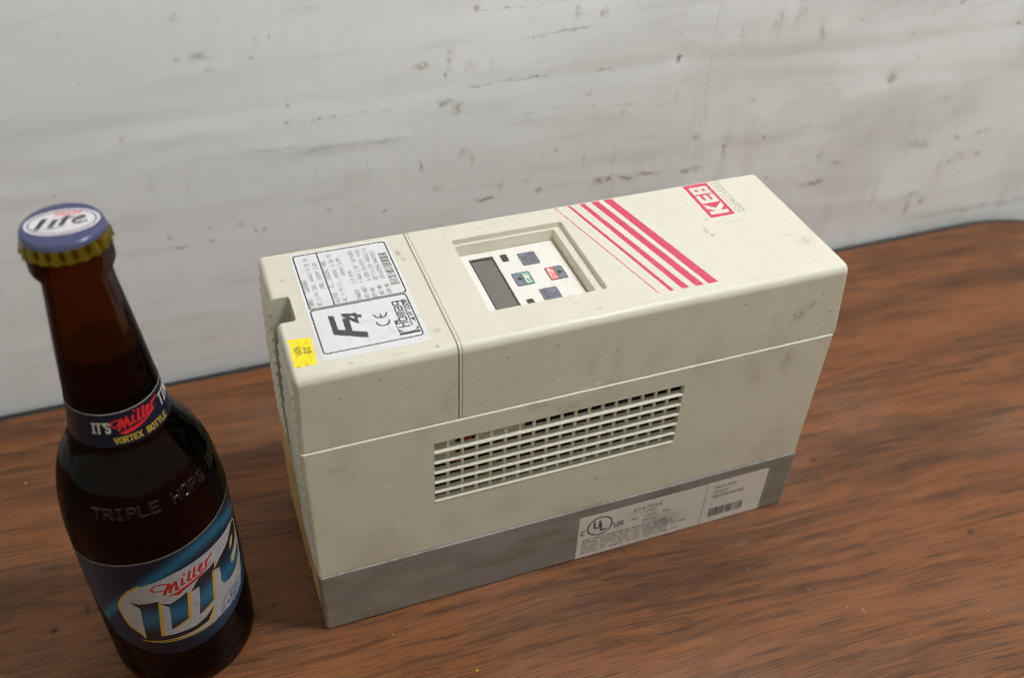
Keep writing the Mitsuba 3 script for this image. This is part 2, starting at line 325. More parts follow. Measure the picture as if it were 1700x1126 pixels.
def wall_colour(p, n, uv):
    x, z = p.x * 1000, p.z * 1000
    wx = x + 4 * (fbm(x * .25, z * .25, 3.0) - .5)
    wz = z + 4 * (fbm(x * .25, z * .25, 9.0) - .5)
    big = fbm(x * .008, z * .02, 4.0, 4)
    c = mix((.815, .828, .848), (.872, .880, .890), big)
    dirty = smoothstep(-50, 420, x)
    c = mix(c, (.50, .495, .475), dirty * .40 * smoothstep(.25, .7, fbm(x * .012, z * .02, 11.0, 4)))
    streak = smoothstep(.50, .80, noise(x * .22, z * .012, 2.0)) * smoothstep(.4, .7, fbm(x * .012, z * .012, 5.0))
    c = mix(c, (.42, .37, .30), streak * .11 * (.3 + dirty))
    rag = .25 + smoothstep(.25, .65, fbm(x * .32, z * .32, 6.0, 3))
    dark = blob_mask(wx, wz, [s[:5] for s in STAINS if s[5] == 0]) * rag
    rust = blob_mask(wx, wz, [s[:5] for s in STAINS if s[5] == 1]) * rag
    spots = smoothstep(.80, .88, noise(x * .11, z * .13, 21.0)) * smoothstep(.45, .7, fbm(x * .5, z * .5, 3.0))
    c = mix(c, (.30, .215, .115), dr.clip(rust * 1.15 + spots * .10 * (.25 + dirty), 0, .85))
    hair = smoothstep(.955, .985, 1 - dr.abs(fbm(x * .018, z * .11, 14.0, 4) - .5) * 2) * smoothstep(.55, .7, noise(x * .03, z * .05, 8.0))
    c = mix(c, (.16, .155, .15), dr.clip(dark * .85 + hair * .03, 0, .75))
    joint = dr.exp(-dr.square((x - 287.3 + 1.2 * (noise(z * .05, 3.0) - .5)) / .55)) * (.25 + .75 * noise(z * .12, 7.0))
    c = mix(c, (.26, .235, .20), joint * .32)
    scuff = smoothstep(.62, .8, fbm(x * .02, z * .12, 31.0, 4))
    c = mix(c, (.47, .475, .48), scuff * .12)
    return c


bsdf('bsdf_wall', base_color=proc(wall_colour), roughness=.42, specular=.45)
bsdf('bsdf_nail', base_color=rgb(.62, .58, .54), roughness=.35, metallic=.5)

# ------------------------------------------------------------------ the setting: painted wall behind the table
WALL_Y = 201.0
CREASES = [([(-200, 136), (-109, 138), (-92, 138), (-60, 140), (-21, 146), (16, 147), (60, 143), (101, 140), (162, 133)], 1.0), ([(-87, 188), (-63, 188), (-41, 190), (-7, 192), (20, 192)], .8),
           ([(-101, 165), (-46, 170), (-2, 168), (37, 170), (88, 166), (129, 168), (178, 166), (274, 165), (307, 161), (420, 157), (560, 160)], -1.3), ([(-99, 155), (-54, 156), (-19, 159), (26, 156)], 1.0),
           ([(24, 133), (60, 136), (108, 137), (162, 135), (220, 140)], -1.1), ([(163, 105), (222, 102), (264, 100), (352, 99), (398, 102), (434, 113)], -1.0), ([(161, 139), (199, 140), (259, 135)], .9),
           ([(243, 69), (315, 61), (408, 39), (505, 32), (578, 45)], .9), ([(252, 181), (334, 172), (423, 168), (517, 162)], .7), ([(256, 155), (341, 144), (435, 136), (532, 130)], -.8),
           ([(-110, 112), (-40, 116), (30, 118)], .8), ([(-140, 40), (-60, 48), (0, 44)], .9), ([(60, 205), (150, 212), (260, 206)], -.7), ([(380, 120), (450, 126), (560, 122)], .8)]
NAILS = [(266.2, 168.0, 'shiny nail head above the box in the wall'), (426.8, 132.1, 'dark ringed nail head at the right of the wall'), (308.9, 102.6, 'pale nail head beside the box corner'), (347.7, 71.5, 'small nail head low on the wall')]


def wall_sheet(x0, x1, z0, z1, step=3.2):
    nx, nz = int((x1 - x0) / step) + 1, int((z1 - z0) / step) + 1
    X, Zz = np.meshgrid(np.linspace(x0, x1, nx), np.linspace(z0, z1, nz))
    P3 = np.stack([X * .009, Zz * .028, X * 0 + 1], -1)
    h = 1.1 * (meshkit.fbm(P3, 2, 3) - .5) + 0.20 * (meshkit.fbm(np.stack([X * .035, Zz * .10, X * 0], -1), 3, 9) - .5) + 0.10 * (meshkit.fbm(np.stack([X * .2, Zz * .3, X * 0], -1), 2, 5) - .5)
    for line, amp in CREASES:
        lx, lz = np.array(line).T
        zz = np.interp(X, lx, lz) + 2.5 * (meshkit.noise(np.stack([X * .06, X * 0, X * 0 + amp], -1), 4) - .5)
        fade = np.clip((X - lx[0]) / 18, 0, 1) * np.clip((lx[-1] - X) / 18, 0, 1)
        d = Zz - zz
        h += amp * .26 * fade * np.exp(-(d / np.where(d > 0, 2.6, 6.0)) ** 2) * (.6 + .8 * meshkit.noise(np.stack([X * .04, X * 0 + 3, X * 0 + amp], -1), 8))
    for nx_, nz_, _ in NAILS:
        h -= .5 * np.exp(-((X - nx_) ** 2 + (Zz - nz_) ** 2) / 30)
    v = np.stack([X, WALL_Y - h, Zz], -1).reshape(-1, 3)
    i = np.arange(nx * nz).reshape(nz, nx)
    a, b, c, d = i[:-1, :-1].ravel(), i[:-1, 1:].ravel(), i[1:, 1:].ravel(), i[1:, :-1].ravel()
    return trimesh.Trimesh(v, np.vstack([np.stack([a, b, c], 1), np.stack([a, c, d], 1)]), process=False)


left_sheet = wall_sheet(-520, 287.2, -260, 950)
right_sheet = wall_sheet(287.5, 1050, -260, 950)
rv = np.asarray(right_sheet.vertices).copy()
rv[:, 1] += .25
right_sheet = trimesh.Trimesh(rv, right_sheet.faces, process=False)
put('wall__panel', left_sheet, 'bsdf_wall', smooth=True)
put('wall__panel', right_sheet, 'bsdf_wall', smooth=True)
say('wall', 'scuffed white painted wall of creased sheeting behind the wooden table', kind='structure')
say('wall__panel', 'left wall sheet, cleaner, behind the bottle and box')
say('wall__panel_001', 'right wall sheet, dirtier, beyond the vertical joint')
for nx_, nz_, lab in NAILS:
    k = put('wall__nail', m3.Manifold.batch_hull([m3.Manifold.sphere(1.0, 16).scale([1, .5, 1]).translate([nx_, WALL_Y - .2, nz_])]), 'bsdf_nail', smooth=True)

# ------------------------------------------------------------------ the table
corner = Point(540, 78).buffer(115, quad_segs=24)
outline = unary_union([sbox(-700, -900, 540, 193), sbox(-700, -900, 655, 78), corner])
top_m = extrude(outline, 30)
top_m.apply_translation([0, 0, -30])
put('table__tabletop', top_m, 'bsdf_wood')
band = extrude(outline.buffer(4.5, quad_segs=8).difference(outline.buffer(.05)), 28.6)
band.apply_translation([0, 0, -29.2])
put('table__edge_band', band, 'bsdf_edge')
say('table', 'brown wood grain laminate table with a dark edge and rounded corner', 'table')
say('table__edge_band', 'thin black edge strip')

# ------------------------------------------------------------------ the drive box
D = 'drive_box'
say(D, 'cream plastic industrial drive box with keypad window and grey metal base', 'electronic device')
HT, ZS, ZG, W = 159.6, 120.7, 40.2, 83.9
X0T, X1T, X0S, X1S = 1.2, 247.6, 0.2, 250.6


def cover_hull(o=0.0, zb=ZS + .35):
    """The rounded, slightly drafted hood; o grows (or shrinks) it."""
    items = []
    for x, r in ((X0T - o, 3.2), (X1T + o, 3.0)):
        sx = 1 if x < 100 else -1
        items += [(x + sx * 2.2, .2 - o + 4.0, HT + o - 4.0, 4.0), (x + sx * 2.4, W + o - 3.0, HT + o - 3.0, 3.0)]
    m = m3.Manifold.batch_hull([m3.Manifold.sphere(1, 40).scale([2.2 if r > 3.5 else 2.4, r, r]).translate([x, y, z]) for x, y, z, r in items])
    low = [m3.Manifold.cylinder(.4, 1.8, 1.8, 40).translate([x, y, zb]) for x in (X0S - o + 1.8, X1S + o - 1.8) for y in (-.1 - o + 1.8, W + .2 + o - 1.8)]
    return m3.Manifold.batch_hull([m] + low)


hood = cover_hull()
GX = 65.7
left = hood ^ mbox(-50, GX - .16, -50, 200, 100, 200)
right = hood ^ mbox(GX + .16, 300, -50, 200, 100, 200)
right -= (mbox(GX + 1.35, GX + 1.65, -50, 200, 100, 200) - cover_hull(-.45, ZS + 1.2))
# soften both lips of the joint
for s, name in ((-1, 'l'), (1, 'r')):
    if s < 0:
        left -= (mbox(-.2, .2, -50, 200, 90, 220)).translate([GX - .16, 0, 0]) - cover_hull(-.35)
    else:
        right -= (mbox(-.2, .2, -50, 200, 90, 220)).translate([GX + .16, 0, 0]) - cover_hull(-.35)
# notch that goes on as a channel down the left end
NOTCH = hull_pts([(x, y, z, 1.6) for x in (-12, 7.6) for y in (36.8, 50.0) for z in (30, 190)])
left -= NOTCH
SLOT_Z = [float(z) for z in np.arange(46.5, 150, 6.4)]
END_BAYS = ((2.6, 34.2), (53.2, 81.2))


def end_face(z):
    return X0S + max(0.0, z - ZS) * (X0T - X0S) / (HT - ZS) if z > ZS else -.1


cut = m3.Manifold.batch_boolean([mbox(-5, 2.9, y0, y1, 44.5, 150.5) for y0, y1 in END_BAYS], m3.OpType.Add)
left -= cut
put(D + '__terminal_cover', left, 'bsdf_cream', smooth=28)
say(D + '__terminal_cover', 'left hood section with notch and rating label')
# keypad window: an upper step, a ledge and a deep well
WX0, WX1, WY0, WY1 = 84.5, 137.0, 18.0, 70.2
PX0, PX1, PY0, PY1, PZ = 86.0, 132.6, 18.9, 68.3, 152.0
KX, KY = -1.4, -4.4


def ring_hull(x0, x1, y0, y1, z0, z1, r, flare):
    pts = []
    for z, f in ((z0, 0), (z1, flare)):
        for x, sx in ((x0 - f, 1), (x1 + f, -1)):
            for y, sy in ((y0 - f, 1), (y1 + f, -1)):
                pts.append(m3.Manifold.cylinder(.01, r, r, 24).translate([x + sx * r, y + sy * r, z]))
    return m3.Manifold.batch_hull(pts)


right -= ring_hull(WX0, WX1, WY0, WY1, 157.0, 170, 1.2, .9)
right -= ring_hull(PX0, PX1, PY0, PY1, PZ - 3, 158.0, 1.0, .7)
put(D + '__keypad_cover', right, 'bsdf_cream', smooth=28)
say(D + '__keypad_cover', 'right hood section with keypad window and red stripes')
put(D + '__keypad', rbox(PX0 + .4, PX1 - .4, PY0 + .3, PY1 - .3, PZ - 2, PZ, .5), 'bsdf_panel', smooth=30)
say(D + '__keypad', 'off-white keypad plate at the bottom of the window')

# body: lower shell with the vent opening
VX0, VX1, VZ0, VZ1 = 54.7, 172.6, 71.9, 109.7
body_items = []
shell = m3.Manifold.batch_hull([m3.Manifold.cylinder(.1, 1.7, 1.7, 40).translate([x, y, z]) for x in (-.1 + 1.7, 249.5 - 1.7) for y, z in ((-.55 + 1.7, ZG + .3), (-.55 + 1.7, ZS - .8), (W - 1.7, ZG + .3), (W - 1.7, ZS - .8))]
                             + [m3.Manifold.cylinder(.1, 2.0, 2.0, 40).translate([x, y, ZS - .1]) for x in (.6 + 2.0, 249.0 - 2.0) for y in (.25 + 2.0, W - .6 - 2.0)])
shell -= mbox(VX0, VX1, -5, 2.6, VZ0, VZ1)
shell -= mbox(20, 230, 2.2, 60, ZG + 8, ZS - 4)
shell -= NOTCH
shell -= cut
put(D + '__lower_housing', shell, 'bsdf_cream', smooth=28)
say(D + '__lower_housing', 'lower cream housing with the vent grille')

# vent bars and ribs, one piece each
PITCH = (VZ1 - VZ0) / 6
bar = m3.CrossSection([[(-.85, .0), (-.45, -.3), (2.2, -.3), (2.2, 1.30), (-.20, .90), (-.60, .78), (-.85, .50)]])
bar_m = bar.extrude(VX1 - VX0 - .1).rotate([90, 0, 90]).translate([VX0 + .05, 0, 0])
for i in range(6):
    put(D + '__vent_bar', bar_m.translate([0, .0, VZ0 + i * PITCH + (.35 if i == 0 else -.15)]), 'bsdf_cream', smooth=25)
n_col = 18
cp = (VX1 - VX0) / n_col
for i in range(1, n_col):
    x = VX0 + i * cp
    put(D + '__vent_rib', mbox(x - .72, x + .56, .95, 2.15, VZ0 + .02, VZ1 - .02), 'bsdf_cream')
# what shows through the vent
put(D + '__circuit_board', mbox(24, 226, 14, 15.6, ZG + 12, ZS - 6), 'bsdf_dark')
put(D + '__inner_wall', mbox(76, 98, 5.5, 13.5, 97, 114) + mbox(54, 66, 6, 13.5, 92, 103), 'bsdf_cream_plain')
for x, z in ((67.5, 104), (72.8, 98.3), (68.3, 85)):
    put(D + '__capacitor', m3.Manifold.cylinder(4.0, 1.9, 1.9, 20).translate([x, 8.5, z]), 'bsdf_red_part', smooth=30)
for x, z in ((84, 80), (80, 73)):
    put(D + '__wire', hull_pts([(x - 2, 7, z, .8), (x + 3, 7.5, z + 2, .8)]), 'bsdf_yellow_part', smooth=True)
# louvre slats of the left end, the dark screen behind them and the terminal strip in the channel
for y0, y1 in END_BAYS:
    put(D + '__end_screen', mbox(2.4, 2.88, y0 + .05, y1 - .05, 44.6, 150.4), 'bsdf_dark')
    for z in SLOT_Z:
        x = end_face(z)
        put(D + '__end_slat', m3.Manifold.batch_hull([mbox(x - .7, x - .3, y0 + .02, y1 - .02, z, z + 1.5), mbox(2.0, 2.35, y0 + .02, y1 - .02, z + .8, z + 2.9)]), 'bsdf_cream')
put(D + '__terminal_strip', rbox(1.6, 7.4, 37.4, 49.8, 33, 139, .5), 'bsdf_dark', smooth=30)
# tan terminal block low on the left end
put(D + '__terminal_block', rbox(-.9, 2, 30, 80, 9, 74, .8) + rbox(-.7, 2, 6, 28, 14, 44, .6), 'bsdf_tan', smooth=30)
say(D + '__terminal_block', 'ochre terminal block low on the left end')

# grey metal base
base = m3.Manifold.batch_hull([m3.Manifold.cylinder(.05, 1.6, 1.6, 32).translate([x, y, z]) for x in (.2 + 1.6, 249.9 - 1.6) for y in (-1.0 + 1.6, W - 1.6) for z in (1.0, ZG - .9)]
                            + [m3.Manifold.cylinder(.05, 1.4, 1.4, 32).translate([x, y, z]) for x in (.9 + 1.4, 249.2 - 1.4) for y in (-.2 + 1.4, W - .6 - 1.4) for z in (.05, ZG - .05)])
put(D + '__metal_base', base, 'bsdf_alu', smooth=28)
say(D + '__metal_base', 'stained grey metal heat sink base')

# -- print on the top face: five stripes and the maker's mark
ZT = HT
for q in ([(138.5, 81.3), (139.0, 81.3), (156.6, 8.1), (156.1, 8.1)], [(145.0, 81.3), (146.4, 81.3), (163.5, 8.1), (161.6, 8.1)], [(151.0, 81.3), (153.5, 81.3), (170.6, 8.1), (167.3, 8.1)],
          [(157.0, 81.3), (160.6, 81.3), (177.7, 8.0), (173.8, 8.0)], [(163.4, 81.3), (167.7, 81.3), (184.5, 7.9), (179.9, 7.9)]):
    put(D + '__stripe', on_top(extrude(Polygon(q), .06), ZT - .02), 'bsdf_magenta')
mark = sbox(205.7, 52.7, 218.8, 81.4)
# white letters, drawn with right = +y and up = -x, origin at the badge's lower near corner
K = [Polygon([(2.2, 1.6), (4.9, 1.6), (4.9, 4.9), (7.9, 1.6), (11.4, 1.6), (7.2, 6.3), (11.2, 11.2), (7.6, 11.2), (4.9, 7.8), (4.9, 11.2), (2.2, 11.2)])]
E_ = [Polygon([(11.9, 1.6), (19.0, 1.6), (19.0, 3.9), (14.4, 3.9), (14.4, 5.4), (18.6, 5.4), (18.6, 7.5), (14.4, 7.5), (14.4, 9.0), (19.0, 9.0), (19.0, 11.2), (11.9, 11.2)])]
Bq = sbox(19.9, 1.6, 26.4, 11.2).buffer(-.9).buffer(.9, quad_segs=6).union(sbox(19.9, 1.6, 22, 11.2))
Bq = Bq.difference(sbox(25.7, 6.1, 27, 6.7)).difference(sbox(22.2, 3.7, 24.1, 5.2)).difference(sbox(22.2, 7.6, 24.1, 9.1))
letters = unary_union(K + E_ + [Bq])
badge = mark.difference(up_left(letters, 218.8, 52.7))
kb = put(D + '__maker_badge', on_top(extrude(badge, .06), ZT - .02), 'bsdf_magenta')
say(kb, 'red badge with three cream letters')
word = unary_union([up_left(text2d('COMBIVERT', 2.1, .34, 27.0), 223.9, 53.6), sbox(220.25, 52.5, 220.5, 81.7), sbox(224.4, 52.5, 224.65, 81.7)])
kb = put(D + '__maker_word', on_top(extrude(word, .05), ZT - .02), 'bsdf_grey_ink')
say(kb, 'thin grey word between two fine lines')

# -- rating label
ZL = ZT + .10
lab_shape = sbox(14.3, 7.7, 57.0, 79.7).buffer(-1.2).buffer(1.2)
rl = put(D + '__rating_label', on_top(extrude(lab_shape, .12), ZT - .02), 'bsdf_paper')
say(rl, 'white rating label with large black symbol and barcode')


def frame(x0, x1, y0, y1, w=.62, r=1.6):
    o = sbox(x0, y0, x1, y1).buffer(-r).buffer(r, quad_segs=5)
    return o.difference(sbox(x0 + w, y0 + w, x1 - w, y1 - w).buffer(-r + .4).buffer(r - .4, quad_segs=5))


F1 = [frame(15.2, 56.0, 39.9, 78.6), frame(15.1, 55.2, 11.5, 39.6), sbox(25.4, 40.2, 26.0, 78.3)]
ROWS = [("INPUT", 16.9, 41.6, 5.6), ("50/60HZ", 17.0, 52.1, 8.4), ("AC 3 PH 305...440V/ 4.5A TO", 20.15, 41.6, 33.8), ("480...500V/ 3.8A", 23.3, 52.6, 18.6), ("OUTPUT", 27.5, 41.4, 7.1), ("0....1600HZ MAX", 27.2, 52.4, 19.0),
        ("AC 3 PH 0....440V/ 4.1A TO", 30.5, 41.7, 33.8), ("480V/ 3.4A", 33.5, 59.0, 12.6), ("POWER", 36.4, 41.2, 6.2), ("2.8 KVA", 36.5, 52.2, 8.9), ("AC-MOT", 39.6, 41.4, 7.1), ("1.5KW 2/4P 50/60HZ", 39.65, 52.0, 23.5),
        ("KO-NR.", 42.75, 41.2, 6.6), ("4-008-39-0911 V161", 42.8, 52.3, 22.8), ("ART-NR.", 45.9, 41.5, 6.9), ("09 F4 C1D-4A03/1.4", 45.8, 52.3, 23.0), ("SER-NO.", 49.0, 41.4, 7.4), ("02060396/0437397", 48.7, 52.1, 20.7)]
txt = [up_left(text2d(s, 1.75, .19, w), x + .87, y) for s, x, y, w in ROWS]
bars, y = [], 46.6
brng = random.Random(5)
bars.append(sbox(50.9, 46.4, 54.6, 48.6))
y = 49.3
while y < 70.3:
    w = brng.choice([.25, .25, .5, .8])
    bars.append(sbox(50.9, y, 54.6, min(y + w, 70.9)))
    y += w + brng.choice([.3, .3, .5, .8])
ink = put(D + '__rating_label__printed_text', on_top(extrude(unary_union(F1 + txt), .05), ZL), 'bsdf_ink_faded')
put(D + '__rating_label__barcode', on_top(extrude(unary_union(bars[1:]), .05), ZL), 'bsdf_ink_faded')
put(D + '__rating_label__barcode_block', on_top(extrude(bars[0], .05), ZL), 'bsdf_grey_ink')
f4 = [Polygon([(21.5, 34.3), (23.7, 33.3), (23.7, 24.7), (26.4, 23.4), (26.5, 30.9), (29.2, 30.0), (28.9, 22.3), (34.2, 20.0), (34.0, 16.4), (21.3, 22.0)]),
      Polygon([(26.8, 34.2), (31.3, 32.8), (31.4, 33.5), (32.7, 32.9), (32.7, 32.0), (34.4, 31.2), (34.3, 29.4), (32.6, 30.0), (32.5, 26.1), (31.4, 26.6), (26.9, 32.0)], [[(29.2, 31.9), (31.4, 31.0), (31.4, 29.2)]])]
ce = []
for cy, mid in ((24.4, 0), (29.5, 1)):
    c = Point(41.65, cy).buffer(2.95, quad_segs=12).difference(Point(41.65, cy).buffer(2.25, quad_segs=12)).difference(sbox(38, cy + .3, 46, cy + 4))
    ce.append(c)
    if mid:
        ce.append(sbox(41.3, cy - 2.4, 42.0, cy - .2))
hx = 54.2
circ = Point(50.2, 19.4).buffer(4.1, quad_segs=12)
homag = [sbox(45.9, 13.9, 54.2, 23.4).difference(circ.buffer(.0)).difference(sbox(45.5, 15.4, 54.4, 16.0)),
         up_left(text2d('Homag', 4.3, .66, 16.4), 51.0, 18.8), sbox(51.9, 18.6, 52.35, 35.6), up_left(text2d('Gruppe', 1.7, .36, 10.8), 53.9, 24.8)]
homag[0] = homag[0].difference(sbox(45.0, 18.4, 54.5, 24.0).intersection(sbox(47.6, 18.0, 52.6, 26)))
put(D + '__rating_label__emblems', on_top(extrude(unary_union(f4 + ce + homag), .05), ZL + .01), 'bsdf_ink_faded')

# -- yellow sticker folded over the left edge
yl = Polygon([(3.4, 24.6), (5.0, 24.2), (12.5, 23.5), (12.1, 15), (11.8, 7.3), (3.4, 7.4), (3.2, 14), (4.0, 19)])
ys = put(D + '__yellow_sticker', on_top(extrude(yl, .14), ZT - .02), 'bsdf_yellow')
say(ys, 'small worn yellow sticker marked G1')
g1 = [up_left(text2d('G1', 2.3, .40, 3.6), 10.9, 14.4), up_left(text2d('006', 2.0, .28, 4.8, slant=.2), 7.2, 14.2)]
put(D + '__yellow_sticker__lettering', on_top(extrude(unary_union(g1), .05), ZT + .12), 'bsdf_ink')

# -- keypad: display, lamps and four keys
disp = mbox(91.8 + KX, 103.0 + KX, 29.8 + KY, 67.9 + KY, PZ - .3, PZ + .10)
put(D + '__display', disp - mbox(92.4 + KX, 101.7 + KX, 30.2 + KY, 65.6 + KY, PZ - .15, PZ + 1), 'bsdf_display_dark')
put(D + '__display__glass', mbox(92.45 + KX, 101.65 + KX, 30.25 + KY, 65.55 + KY, PZ - .15, PZ + .02), 'bsdf_display')
for x0, y0 in ((106.2 + KX, 62.4 + KY), (106.3 + KX, 28.6 + KY)):
    put(D + '__indicator', on_top(extrude(sbox(x0, y0, x0 + 3.1, y0 + 5.3).buffer(-.5).buffer(.5), .12), PZ), 'bsdf_led')


def key_pad(x, y, words, colour=None, arrow=0):
    w, h = 8.2, 9.4
    x, y = x + KX, y + KY
    k = put(D + '__key', on_top(extrude(sbox(x, y, x + w, y + h).buffer(-.8).buffer(.8, quad_segs=4), .16), PZ), 'bsdf_button_rim')
    face = sbox(x + .35, y + .35, x + w - .35, y + h - .35).buffer(-.6).buffer(.6, quad_segs=4)
    put(k + '__face', on_top(extrude(face, .06), PZ + .16), 'bsdf_button')
    prints = [sbox(x + 4.0, y + .9, x + 4.25, y + h - .9)]
    if colour:
        side = face.intersection(sbox(x + .3, y, x + 4.0, y + h) if arrow > 0 else sbox(x + 4.3, y, x + w, y + h))
        put(k + '__colour_field', on_top(extrude(side, .05), PZ + .22), colour)
        tx = x + 3.3 if arrow > 0 else x + 7.2
        put(k + '__lettering', on_top(extrude(up_left(text2d(words[0], 2.3, .42, 7.2), tx, y + 1.1), .05), PZ + .27), 'bsdf_button_white')
        cx = x + 6.1 if arrow > 0 else x + 2.2
        s = -1.1 if arrow > 0 else 1.1
        tri = Polygon([(cx - s, y + 4.7), (cx + s, y + 3.2), (cx + s, y + 6.2)])
        put(k + '__arrow', on_top(extrude(unary_union([tri, prints[0]]), .05), PZ + .225), 'bsdf_ink')
    else:
        g = [up_left(text2d(words[0], 2.1, .22, words[2]), x + 3.3, y + 1.1), up_left(text2d(words[1], 2.1, .22, words[3]), x + 7.2, y + 1.1), prints[0]]
        put(k + '__lettering', on_top(extrude(unary_union(g), .05), PZ + .225), 'bsdf_ink')
    return k


say(key_pad(114.0, 57.0, ('FUNC', 'SPEED', 6.0, 7.4)), 'grey FUNC and SPEED key')
say(key_pad(121.8, 43.3, ('STOP',), 'bsdf_button_red', 1), 'red STOP key with an arrow')
say(key_pad(106.3, 43.5, ('START',), 'bsdf_button_green', -1), 'green START key with an arrow')
say(key_pad(114.0, 29.6, ('ENTER', 'F/R', 7.4, 4.4)), 'grey ENTER and F/R key')

# -- silver safety label on the base
YB = -1.0
sl = put(D + '__safety_label', on_front(extrude(unary_union([sbox(127.8, .9, 198.7, 32.9), sbox(199.1, .9, 235.0, 33.2), sbox(198.5, 1.2, 199.3, 32.6)]), .10), YB), 'bsdf_foil')
say(sl, 'dull silver label with round certification mark and barcode')
ul = [Point(0, 0).buffer(7.1, quad_segs=12).difference(Point(0, 0).buffer(6.2, quad_segs=12))]
ul[0] = affinity.translate(ul[0], 139.4, 23.2)
ul += [affinity.translate(text2d('U', 4.8, 1.1, 2.9), 136.3, 22.2), affinity.translate(text2d('L', 4.8, 1.1, 2.6), 140.1, 19.7), affinity.translate(text2d('C', 3.2, .7, 1.6), 129.5, 19.0), affinity.translate(text2d('US', 3.2, .75, 5.0), 147.6, 19.2)]
PARA = ['E167544', 'LISTED', 'IND. CONT. EQ.', '9D72']
rows = [affinity.translate(text2d('E167544', 2.2, .42, 15), 158, 27.2), affinity.translate(text2d('LISTED', 1.7, .3, 9), 161.5, 23.9), affinity.translate(text2d('IND. CONT. EQ.', 1.7, .3, 24), 155.5, 20.4), affinity.translate(text2d('9D72', 1.7, .3, 8), 163.5, 17.2)]
for i, (s, x1) in enumerate((('SHORT CIRCUIT PROTECTION NOT PROVIDED BY THE DRIVE', 178), ('INTERNAL OVERLOAD PROTECTION LEVEL SEE MANUAL', 182), ('MAXIMUM SURROUNDING AIR TEMPERATURE 45 DEG.', 190), ('CONNECT ONLY TO SUPPLY NOT ABOVE 480V', 178), ('DANGER OF SHOCK AFTER SWITCHING OFF', 186))):
    rows.append(affinity.translate(text2d(s, 1.3, .25, x1 - 130.5), 130.5, 13.6 - 2.45 * i))
for s, z, w in (('0437397', 27.8, 13), ('09F4C1D', 24.3, 9), ('02060396/0437397', 20.8, 19)):
    rows.append(affinity.translate(text2d(s, 1.7, .32, w), 203.3, z))
bb, x = [], 203.4
while x < 224:
    w = brng.choice([.35, .5, .9, 1.3])
    bb.append(sbox(x, 5.6, x + w, 12.2))
    x += w + brng.choice([.35, .5, .7])
put(sl + '__printed_text', on_front(extrude(unary_union(rows), .05), YB - .09), 'bsdf_ink_faded')
put(sl + '__approval_mark', on_front(extrude(unary_union(ul), .05), YB - .09), 'bsdf_ink_faded')
put(sl + '__barcode', on_front(extrude(unary_union(bb), .05), YB - .09), 'bsdf_ink')
put(sl + '__divider', on_front(extrude(sbox(198.75, 1.0, 199.05, 33.0), .05), YB - .09), 'bsdf_ink_faded')

# ------------------------------------------------------------------ the beer bottle
BX, BY = -61.4, 19.9
BT = 'beer_bottle'
say(BT, 'brown glass beer bottle with dark blue labels and a gold rimmed crown cap', 'bottle')
PROFILE = [(0, 2.2), (20, 1.6), (24.5, 0.3), (26.5, 0.0), (28.6, .8), (30.2, 2.8), (30.9, 6.5), (31.3, 20), (31.6, 45), (31.8, 85), (31.7, 97), (31.1, 105), (30.1, 113), (28.4, 121), (25.9, 128.5), (22.7, 134.5), (20.2, 139.5),
           (18.6, 144.2), (17.7, 149), (16.2, 163), (14.5, 180), (12.9, 195), (11.8, 205), (11.4, 210.5), (11.5, 212.4), (12.9, 213.4), (13.6, 215.0), (13.6, 219.0), (13.0, 220.6), (12.6, 227.0), (0, 227.0)]
prof = np.array([p for p in PROFILE if p[1] >= 2.8 and p[0] > 5])


def rz(z):
    return np.interp(z, prof[:, 1], prof[:, 0])


from scipy.interpolate import PchipInterpolator
zz_ = np.array([p[1] for p in PROFILE[5:24]])
rr_ = np.array([p[0] for p in PROFILE[5:24]])
spl = PchipInterpolator(zz_, rr_)
fine_z = np.linspace(zz_[0], zz_[-1], 150)
dense = PROFILE[:5] + [(float(spl(z)), float(z)) for z in fine_z] + PROFILE[24:]


def rz(z):
    return np.where(np.asarray(z) > zz_[-1], np.interp(z, prof[:, 1], prof[:, 0]), spl(np.clip(z, zz_[0], zz_[-1])))


def lathe(points, sections=128):
    m = trimesh.creation.revolve(np.array(points, float), sections=sections)
    m.apply_translation([BX, BY, 0])
    return m


def glass(key, inner, outer, tint):
    scene[key] = {'type': 'dielectric', 'int_ior': inner, 'ext_ior': outer, 'specular_transmittance': rgb(*tint), 'specular_reflectance': .34}


glass('bsdf_amber', 1.5, 1.0, (.30, .122, .013))
glass('bsdf_glass_air', 1.0, 1.5, (.92, .85, .7))
glass('bsdf_glass_beer', 1.34, 1.5, (.58, .38, .18))
glass('bsdf_beer_air', 1.34, 1.0, (.9, .8, .6))
put(BT + '__glass', lathe(dense), 'bsdf_amber', smooth=40)
LEVEL = 180.0
wall_t = 2.6
inner_low = [(0, 6.5)] + [(float(rz(z)) - wall_t, float(z)) for z in np.linspace(6.5, LEVEL, 110)]
inner_low[1] = (inner_low[1][0] - 2, 6.5)
inner_high = [(float(rz(z)) - wall_t, float(z)) for z in np.linspace(LEVEL, 222, 40)]
inner_high = [(min(r, 9.0) if z > 212 else r, z) for r, z in inner_high] + [(0, 222.0)]
put(BT + '__beer', lathe(inner_low), 'bsdf_glass_beer', smooth=40)
put(BT + '__inner_neck', lathe(inner_high), 'bsdf_glass_air', smooth=40)
put(BT + '__beer_surface', lathe([(0, LEVEL), (float(rz(LEVEL)) - wall_t, LEVEL)]), 'bsdf_beer_air')


